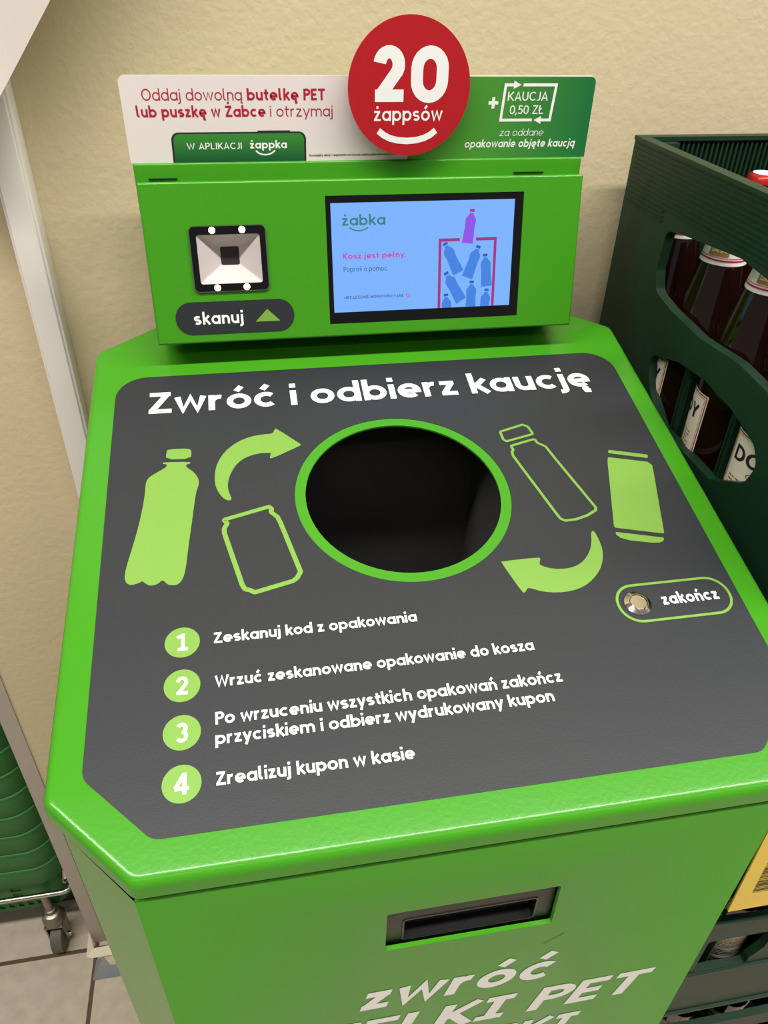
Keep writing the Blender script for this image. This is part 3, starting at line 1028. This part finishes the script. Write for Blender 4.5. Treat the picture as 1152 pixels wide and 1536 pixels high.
def crate_mesh():
    m = MB()
    d = CRD
    # long sides: rounded upper hand hole and lower label hole (local x = depth from the front, y = height)
    up_hole = rpoly([(0.085, 0.158), (0.130, 0.153), (0.175, 0.157), (0.235, 0.153), (0.290, 0.157), (0.320, 0.162), (0.328, 0.180), (0.326, 0.216), (0.305, 0.2195), (0.21, 0.228), (0.115, 0.2195), (0.094, 0.216), (0.090, 0.18)], 0.010, 4)
    lo_hole = rpoly([(0.165, 0.054), (0.255, 0.054), (0.290, 0.076), (0.303, 0.098), (0.300, 0.108), (0.255, 0.121), (0.21, 0.125), (0.165, 0.121), (0.128, 0.111), (0.117, 0.098), (0.124, 0.078)], 0.012, 4)
    side = rpoly([(0, 0), (d, 0), (d, CRH - 0.001), (d - 0.10, CRH - 0.003), (d / 2, CRH - 0.001), (0.1, CRH - 0.003), (0, CRH - 0.001)], 0.001, 2)
    for sx in (0, 1):
        X = (lambda z: CRX + z) if sx == 0 else (lambda z: CRX + CRW - z)
        m.poly([side, up_hole, lo_hole], (lambda a, b, z, X=X: Vector((X(z), CRY + a, b))), 0.0, 0.009)
        for k in range(13):                   # fine ribs of the rim
            zz = CRH - 0.006 - k * 0.0042
            dx = -0.0009 if sx == 0 else CRW
            for ya, yb in ([(0.004, d - 0.004)] if zz > 0.2305 else [(0.004, 0.082), (0.338, d - 0.004)]):
                m.box(CRX + dx, CRX + dx + 0.0009, CRY + ya, CRY + yb, zz - 0.0012, zz)
        xi = CRX - 0.0012 if sx == 0 else CRX + CRW - 0.010
        m.box(xi, xi + 0.0112, CRY + 0.001, CRY + d - 0.001, CRH - 0.0035, CRH)
    # short sides
    e = CRW - 0.0012
    up2 = rpoly([(0.040, 0.158), (0.10, 0.152), (0.2, 0.152), (0.26, 0.158), (0.262, 0.214), (0.038, 0.214)], 0.010, 4)
    h1 = rpoly([(0.014, 0.046), (0.030, 0.046), (0.030, 0.119), (0.014, 0.119)], 0.003, 3)
    h2 = rpoly([(0.052, 0.046), (0.118, 0.046), (0.118, 0.058), (0.130, 0.080), (0.132, 0.119), (0.052, 0.119)], 0.004, 3)
    h3 = [(e - x, y) for x, y in h2][::-1]
    h4 = [(e - x, y) for x, y in h1][::-1]
    short = [(0, 0), (e, 0), (e, CRH), (0, CRH)]
    m.poly([short, up2, h1, h2, h3, h4], lambda a, b, z: Vector((CRX + 0.0006 + a, CRY - 0.0006 + z, b)), 0.0, 0.009)
    m.box(CRX + 0.001, CRX + CRW - 0.001, CRY - 0.0035, CRY, CRH - 0.062, CRH - 0.058)
    m.box(CRX + 0.001, CRX + CRW - 0.001, CRY - 0.0035, CRY, 0.040, 0.045)
    m.poly([short], lambda a, b, z: Vector((CRX + 0.0006 + a, CRY + d + 0.0006 - z, b)), 0.0, 0.006)
    for k in range(44):                       # upright ribs inside the rear wall
        x = CRX + 0.040 + k * 0.0051
        m.box(x, x + 0.0018, CRY + d - 0.0095, CRY + d - 0.006, 0.19, CRH - 0.006)
    m.box(CRX + 0.010, CRX + 0.036, CRY + d - 0.020, CRY + d - 0.006, 0.15, CRH - 0.004)
    m.box(CRX - 0.001, CRX + CRW + .001, CRY + d - 0.011, CRY + d, CRH - 0.0035, CRH + 0.0002)
    m.box(CRX + .001, CRX + CRW - .001, CRY, CRY + 0.011, CRH - 0.0035, CRH + 0.0002)
    m.box(CRX + .004, CRX + CRW - .004, CRY + .004, CRY + d - .004, 0.004, 0.009)
    return m


def divider_mesh():
    m = MB()
    d = CRD
    for i in range(1, 4):
        x = CRX + 0.004 + i * 0.073
        m.box(x - 0.001, x + 0.001, CRY + 0.01, CRY + d - 0.01, 0.009, 0.100)
    for j in range(1, 5):
        y = CRY + 0.010 + j * 0.080
        m.box(CRX + 0.008, CRX + CRW - 0.008, y - 0.0015, y + 0.0015, 0.009, 0.108)
        m.box(CRX + 0.008, CRX + 0.013, y - 0.0035, y + 0.0035, 0.009, 0.150)
    return m


crate_src = crate_mesh()
crate_names = ['dark green ribbed bottle crate, topmost of the stack right of the machine', 'dark green bottle crate, second from the top of the stack beside the machine',
               'dark green bottle crate behind the yellow price card, third from the top', 'dark green bottle crate directly below the crate with the price card', 'lowest dark green bottle crate, standing on the floor beside the machine']
proto_crate = None
for i in range(5):
    z = CT - (i + 1) * CRH
    if i == 0:
        ORG_T = proto_crate = thing('bottle_crate', crate_names[i], 'crate')
        crate_src.build('crate_shell', CRATE, ORG_T)
        divider_mesh().build('bottle_divider', CRATE, ORG_T)
    else:
        ORG_T = copy_tree(proto_crate)
    ORG_T.location = (0, 0, z)
    tag(ORG_T, crate_names[i], 'crate', 'stacked dark green bottle crates')

# bottles --------------------------------------------------------------
BP = [(0.028, 0.0), (0.0325, 0.003), (0.0335, 0.008), (0.0335, 0.122), (0.0330, 0.128), (0.0290, 0.141), (0.0272, 0.146), (0.0256, 0.156), (0.0222, 0.174), (0.0190, 0.192), (0.0158, 0.210), (0.0138, 0.223), (0.0132, 0.2275), (0.0144, 0.2295), (0.0144, 0.2335), (0.0131, 0.2355), (0.0130, 0.241)]


def cyl(r0, r1=None, z0=0, z1=1, off=0.0):
    def T(a, z, h=0.0):
        r = (r0 if r1 is None else r0 + (r1 - r0) * (z - z0) / (z1 - z0)) + off + h
        return Vector((r * cos(a), r * sin(a), z))
    return T


def wrap(mb, a0, a1, z0, z1, T, n=28, h=0.0):
    vs = []
    for i in range(n + 1):
        a = a0 + (a1 - a0) * i / n
        vs += [T(a, z0, h), T(a, z1, h)]
    mb.add(vs, [(2 * i, 2 * i + 2, 2 * i + 3, 2 * i + 1) for i in range(n)])


def make_bottle(label):
    b = thing('beer_bottle', label, 'bottle', (0, 0, 0), 'brown beer bottles in the crates')
    m = MB()
    m.lathe(BP, 40)
    m.build('glass_body', GLASS, b, smooth=50)
    m = MB()
    cr = []
    for r, z, fl in ((0.0132, 0.23500, 0), (0.0156, 0.23530, 1), (0.0152, 0.23700, 1), (0.0145, 0.24000, 0.5), (0.0134, 0.24200, 0), (0.0110, 0.24300, 0), (0.004, 0.24320, 0)):
        cr.append([((r + 0.0005 * fl * (1 if i % 2 else -1)) * cos(2 * pi * i / 42), (r + 0.0005 * fl * (1 if i % 2 else -1)) * sin(2 * pi * i / 42), z) for i in range(42)])
    m.loft(cr)
    cap = m.build('crown_cap', CAPR, b, smooth=60)
    m = MB()
    m.lathe([(0.0112, 0.24315), (0.0110, 0.24335), (0.004, 0.24340)], 32, cap0=False)
    tag(m.build('cap_print', CAPW, cap), 'white printed top of the cap')
    # neck label follows the cone of the neck
    m = MB()
    zs = [(0.0158, 0.210), (0.0138, 0.223)]
    m.loft([[((r + 0.0003) * cos(2 * pi * i / 40), (r + 0.0003) * sin(2 * pi * i / 40), z) for i in range(40)] for r, z in [(0.01936, 0.190), (0.0190, 0.192)] + zs], True, False, False)
    nl = m.build('neck_label', LABELW, b, smooth=60)
    TN = cyl(0.0190, 0.0158, 0.192, 0.210, 0.0006)
    m = MB()
    wrap(m, R_(78), R_(134), 0.1975, 0.2150, TN)
    m.build('gold_print', GOLD, nl)
    m = MB()
    for k in range(2):
        text_mb(m, ('10.05.2026', '13243 10:43')[k], R_(84), R_(128), 0.2055 - k * 0.0050, 0.0036, 0.16, lambda a, z, h=0.0: TN(a, z, 0.0003 + h), 0.0)
    m.build('date_print', LABELW, nl)
    for za, zb_, TT in ((0.1935, 0.1948, TN), (0.1960, 0.1965, TN), (0.2165, 0.2178, cyl(0.0158, 0.0138, 0.210, 0.223, 0.0006))):
        m = MB()
        wrap(m, R_(-300), R_(60), za, zb_, TT, 40, 0.0001)
        m.build('stripe_print', CRIMSON, nl)
    m = MB()
    text_mb(m, 'L', R_(152), R_(160), 0.2005, 0.004, 0.12, lambda a, z, h=0.0: TN(a, z, 0.0003 + h), 0.0)
    m.build('neck_lettering', INK, nl)
    # body label
    TBd = cyl(0.0337)
    A0, A1 = R_(-80), R_(80)
    m = MB()
    wrap(m, A0, A1, 0.012, 0.099, TBd)
    bl = m.build('body_label', CREAM, b)
    m = MB()
    for d, w_ in ((0.045, 0.032), (0.10, 0.014)):
        for sgn in (0, 1):
            a = A0 + d if sgn == 0 else A1 - d
            wrap(m, a - w_ / 2, a + w_ / 2, 0.012 + d * 0.0337, 0.099 - d * 0.0337, TBd, 2, 0.0002)
        for zz in (0.012 + d * 0.0337, 0.099 - d * 0.0337):
            wrap(m, A0 + d, A1 - d, zz - w_ * 0.017, zz + w_ * 0.017, TBd, 24, 0.0002)
    m.build('border_print', RUST, bl)
    Tx = lambda a, z, h=0.0: TBd(a, z, 0.0002 + h)
    m = MB()
    text_mb(m, 'DOJLIDY', A0 + 0.22, A1 - 0.22, 0.074, 0.0135, 0.19, Tx, 0.0, gap=0.12)
    m.build('name_lettering', INK, bl)
    m = MB()
    text_mb(m, 'CLASSIC', A0 + 0.75, A1 - 0.75, 0.064, 0.0048, 0.13, Tx, 0.0, gap=0.25)
    m.build('type_lettering', RUST, bl)
    m = MB()
    random.seed(4)
    for k in range(7):
        z = 0.0585 - k * 0.0034
        a = A0 + 0.24
        while a < A1 - 0.4:
            l = random.uniform(0.07, 0.2)
            wrap(m, a, a + l, z, z + 0.0014, TBd, 2, 0.0002)
            a += l + 0.035
    m.build('fine_print', GOLD, bl)
    m = MB()
    for k in range(4):
        z = 0.0305 - k * 0.0034
        wrap(m, A0 + 0.24, A1 - 0.3, z, z + 0.0018, TBd, 16, 0.0002)
    m.build('fine_print', INK, bl)
    return b


rows_y = [0.694, 0.614, 0.541, 0.470, 0.385]
cols_x = [0.4155, 0.4885, 0.5615, 0.6345]
ordy = ['the wall', 'the wall, one place forward', 'the middle of the crate', 'the front, one place back', 'the front']
colw = ['outermost row beside the machine', 'second row from the machine', 'third row from the machine', 'row furthest from the machine']
first_bottle = None


def place_bottle(x, y, z, rot, label):
    global first_bottle
    if first_bottle is None:
        b = first_bottle = make_bottle(label)
    else:
        b = copy_tree(first_bottle)
    b.location = (x, y, z)
    b.rotation_euler = (0, 0, rot)
    b['label'] = label


turn = {(0, 0): -120, (0, 1): -245, (0, 2): -243, (0, 3): -122, (0, 4): -120}
places = ['nearest the wall', 'second from the wall', 'third from the wall', 'fourth from the wall', 'at the front end']
random.seed(9)
for c in range(4):
    for r in range(5):
        if c >= 2 and r >= 3:
            continue
        place_bottle(cols_x[c], rows_y[r], CT - CRH + 0.0095, R_(turn.get((c, r), random.uniform(-180, 180))),
                     'brown beer bottle in the top crate, %s, %s' % (colw[c], places[r]))
for tier, nm in ((2, 'crate behind the price card'), (3, 'crate below the price card')):
    for c in range(3):
        place_bottle(cols_x[c], 0.372, CT - (tier + 1) * CRH + 0.0095, R_((-95, -70, -110)[c]),
                     'brown beer bottle in the %s, front row, %s' % (nm, ('nearest the machine', 'second from the machine', 'third from the machine')[c]))

# price card -----------------------------------------------------------
pc = thing('price_card', 'yellow price card with barcode hanging on the front of the crate stack', 'sign', (0.47, 0.311, H - 0.757))


def TP(x, z, h=0.0):
    return Vector((x, 0.3125 - h + (z + 0.757) * 0.03, z + H))


m = MB()
m.poly([rrect(0.4150, 0.5400, -0.757, -0.590, 0.002, 4)], TP, 0.0, 0.0016)
m.build('card', YELLOW, pc)
m = MB()
random.seed(3)
z = -0.727
while z < -0.655:
    hgt = random.choice((0.0006, 0.0012, 0.0018))
    m.poly([[(0.432, z), (0.462, z), (0.462, z + hgt), (0.432, z + hgt)]], TP, 0.0018)
    z += hgt + random.choice((0.0008, 0.0012, 0.0016))
m.build('barcode', INK, pc)
m = MB()
m.poly([rrect(0.416, 0.539, -0.593, -0.588, 0.001, 2)], TP, -0.0015, 0.0030)
m.build('hanger_clip', BLACKP, pc)

# ------------------------------------------------------------------ paper notice at the upper left
e1 = Vector((0.0517, 0.0640)).normalized()
e2 = Vector((-e1.y, e1.x))
A = Vector((-0.1787, -0.0966)) - e1 * 0.06


def TPp(s, t, h=0.0):
    p = A + e1 * s + e2 * t
    return Vector((p.x, 0.722 - h - 0.012 * math.exp(-((s / 0.05) ** 2)) + 0.018 * min(1, t / 0.2), p.y + H))


notice = thing('paper_notice', 'white paper sheet hanging at a slant over the white wall trunking', 'paper', (-0.2, 0.74, H))
m = MB()
NS, NT = 24, 14
for hh in (0.0, -0.0003):
    g = [TPp(0.297 * i / NS, 0.21 * j / NT, hh) for j in range(NT + 1) for i in range(NS + 1)]
    m.add(g, [(j * (NS + 1) + i, j * (NS + 1) + i + 1, (j + 1) * (NS + 1) + i + 1, (j + 1) * (NS + 1) + i) for j in range(NT) for i in range(NS)])
m.build('sheet', PAPER, notice, smooth=60)
m = MB()
TW = lambda x, y, h=0.0: TPp(y, -x, 0.0004 + h)
text_mb(m, 'w', -0.036, -0.030, 0.121, 0.0055, 0.16, TW)
text_mb(m, 'k', -0.047, -0.0415, 0.123, 0.0055, 0.16, TW)
text_mb(m, 'a', -0.043, -0.038, 0.101, 0.0055, 0.16, TW)
text_mb(m, 'z', -0.034 - .016, -0.030 - .016, 0.101, 0.0055, 0.16, TW)
m.build('lettering', INK, notice)

# ------------------------------------------------------------------ shopping baskets on a wheeled frame
BX0, BX1, BY0, BY1 = -0.875, -0.402, 0.788, 1.14
BZ = H - 1.409


def ring(x0, x1, y0, y1, r, z, d=0.0, seg=7):
    return [(x, y, z) for x, y in rrect(x0 + d, x1 - d, y0 + d, y1 - d, max(0.004, r - d), seg)]


def basket_mesh(slots):
    m = MB()
    prof = [(0.0165, -0.022), (0.0160, -0.010), (0.0150, 0.004), (0.0146, 0.010), (0.0140, 0.022), (0.0136, 0.028), (0.0128, 0.040), (0.0124, 0.046), (0.0116, 0.060), (0.0095, 0.078)]
    Rg = []
    for d, z in prof:
        base = ring(BX0, BX1, BY0, BY1, 0.05, BZ + z, d)
        pts = []
        for i in range(len(base)):
            a, b = Vector(base[i]), Vector(base[(i + 1) % len(base)])
            n = max(1, int(round((b - a).length / 0.0085)))
            n = {True: n}.get(True)
            pts += [a.lerp(b, k / n) for k in range(n)]
        Rg.append(pts)
    n = min(len(r) for r in Rg)
    Rg = []
    for d, z in prof:                         # resample every ring evenly
        base = [Vector(p) for p in ring(BX0, BX1, BY0, BY1, 0.05, BZ + z, d)]
        L = [0]
        for i in range(len(base)):
            L.append(L[-1] + (base[(i + 1) % len(base)] - base[i]).length)
        pts = []
        N = 180
        j = 0
        for k in range(N):
            s = L[-1] * k / N
            while L[j + 1] < s:
                j += 1
            t_ = (s - L[j]) / max(1e-9, L[j + 1] - L[j])
            pts.append(base[j].lerp(base[(j + 1) % len(base)], t_))
        Rg.append(pts)
    N = 180
    vs = [p for r in Rg for p in r]
    fs = []
    for k in range(len(Rg) - 1):
        for i in range(N):
            if slots and k == 1 and i % 2 == 0:
                continue
            c_ = Rg[k][i]
            if slots and k in (3, 5, 7) and -0.505 < c_.x < -0.488 and c_.y < 0.82:
                continue
            fs.append((k * N + i, k * N + (i + 1) % N, (k + 1) * N + (i + 1) % N, (k + 1) * N + i))
    fs.append(tuple(range(N - 1, -1, -1)))
    m.add(vs, fs)
    m.loft([ring(BX0, BX1, BY0, BY1, 0.05, BZ + z, d) for d, z in ((0.0095, 0.078), (0.0020, 0.0772), (0.0010, 0.0785), (0.0010, 0.1215), (0.0, 0.1225), (-0.0006, 0.1240), (0.0, 0.1265), (0.0012, 0.1275), (0.0062, 0.1275), (0.0078, 0.120), (0.0120, 0.088), (0.0155, 0.030), (0.0185, -0.014))], True, False, True)
    return m


ordn = ['bottom', 'second', 'third', 'fourth', 'fifth', 'sixth', 'seventh', 'eighth', 'ninth']
b0 = thing('shopping_basket', 'slotted green shopping basket at the bottom of the stack, in the wheeled frame', 'basket', (-0.64, 0.98, BZ), 'nested green shopping baskets')
basket_mesh(True).build('basket_shell', BASKET, b0, smooth=40)
bk = MB()
for j in range(3):
    bk.box(BX1 - 0.105 - 0.0085 + j * -0.0, BX1 - 0.078, BY0 + 0.0135, BY0 + 0.0150, BZ + 0.0, BZ + 0.0)
src = None
for i in range(1, 9):
    lb = 'green shopping basket, %s from the bottom of the nested stack' % ordn[i] if i < 8 else 'topmost green shopping basket of the nested stack at left edge'
    if src is None:
        b1 = thing('shopping_basket', lb, 'basket', (-0.64, 0.98, BZ), 'nested green shopping baskets')
        basket_mesh(False).build('basket_shell', BASKET, b1, smooth=40)
        src = b1
    else:
        b1 = copy_tree(src)
        b1['label'] = lb
    b1.location = (-0.64, 0.98, BZ + 0.0508 * i)

tr = thing('basket_trolley', 'chrome wire frame on swivel casters carrying the green basket stack', 'trolley', (-0.64, 0.98, 0.0))
m = MB()
fz = H - 1.355
rz = H - 1.437
fx0, fx1, fy0, fy1 = BX0 - 0.02, BX1 + 0.006, BY0 - 0.006, BY1 + 0.02
lp = rrect(fx0, fx1, fy0, fy1, 0.02, 5)
m.tube([(x, y, fz) for x, y in lp] + [(lp[0][0], lp[0][1], fz)], 0.0048, 10)
m.build('hoop', CHROME, tr, smooth=60)
m = MB()
m.tube([(-0.412, fy0 + 0.02, fz), (-0.405, fy0 + 0.035, fz + 0.05), (-0.400, fy0 + 0.07, fz + 0.14)], 0.0050, 10)
m.build('upright', CHROME, tr, smooth=60)
m = MB()
m.tube([(fx0 + .01, fy0 + 0.02, fz), (fx0, fy0 + 0.035, fz + 0.05), (fx0, fy0 + 0.07, fz + 0.14)], 0.0050, 10)
m.build('upright', CHROME, tr, smooth=60)
for yy in (fy0 + 0.12, fy1 - 0.05):
    m = MB()
    m.tube([(fx0, yy, fz), (fx0, yy, rz), (fx1, yy, rz), (fx1, yy, fz)], 0.005, 10)
    m.build('base_rail', CHROME, tr, smooth=60)
for xx in (fx0 + 0.06, fx1 - 0.04):
    m = MB()
    m.tube([(xx, fy0 + 0.1, rz), (xx, fy1 - 0.03, rz)], 0.005, 10)
    m.build('base_rail', CHROME, tr, smooth=60)
for k, (cx_, cy_) in enumerate(((-0.447, 0.785), (fx0 + 0.06, 0.785), (-0.452, fy1 - 0.06), (fx0 + 0.06, fy1 - 0.06))):
    m = MB()
    m.lathe([(0.0070, 0.090), (0.0070, fz - 0.002)], 16, cx_, cy_)
    m.lathe([(0.010, 0.108), (0.010, 0.116), (0.006, 0.117)], 16, cx_, cy_)
    m.lathe([(0.017, 0.078), (0.0195, 0.081), (0.0195, 0.089), (0.017, 0.094), (0.015, 0.099), (0.015, 0.104), (0.009, 0.107)], 24, cx_, cy_)
    for sx in (-1, 1):
        m.loft([[(cx_ + sx * 0.0145 + dx, y, z) for y, z in ((cy_ - 0.016, 0.078), (cy_ + 0.016, 0.078), (cy_ + 0.004, 0.022), (cy_ - 0.014, 0.022))] for dx in (-0.0012, 0.0012)])
    m.box(cx_ - 0.0157, cx_ + 0.0157, cy_ - 0.018, cy_ + 0.018, 0.076, 0.079)
    ca = m.build('caster', STEEL, tr, smooth=35)
    m = MB()
    m.loft([[(cx_ + dx, cy_ - 0.006 + r * cos(2 * pi * i / 28), 0.030 + r * sin(2 * pi * i / 28)) for i in range(28)] for dx, r in ((-0.011, 0.026), (-0.009, 0.030), (0.009, 0.030), (0.011, 0.026))])
    w_ = m.build('wheel', RUBBER, ca, smooth=50)
    m = MB()
    m.loft([[(cx_ + dx, cy_ - 0.006 + r * cos(2 * pi * i / 12), 0.030 + r * sin(2 * pi * i / 12)) for i in range(12)] for dx, r in ((-0.020, 0.005), (0.020, 0.005))])
    m.build('axle', CHROME, ca, smooth=50)

# ------------------------------------------------------------------ bits on the floor
m = MB()
m.add([(-0.4005, 0.742, 0.004), (-0.389, 0.739, 0.003), (-0.338, 0.738, 0.006), (-0.336, 0.752, 0.016), (-0.386, 0.752, 0.013), (-0.391, 0.7665, 0.045), (-0.396, 0.757, 0.024)],
      [(0, 1, 4, 6), (1, 2, 3, 4), (6, 4, 5)])
tag(m.build('torn_strip', SCRAP), 'torn off-white strip peeling at the foot of the corner guard', 'scrap')
m = MB()
m.add([(-0.384, 0.700, 0.0012), (-0.300, 0.700, 0.0012), (-0.300, 0.724, 0.0014), (-0.356, 0.722, 0.002), (-0.371, 0.738, 0.0035), (-0.382, 0.735, 0.002)],
      [(0, 1, 2, 3), (0, 3, 4, 5)])
tag(m.build('tape_patch', TAPE), 'silver tape patch on the floor tiles behind the green machine', 'tape')
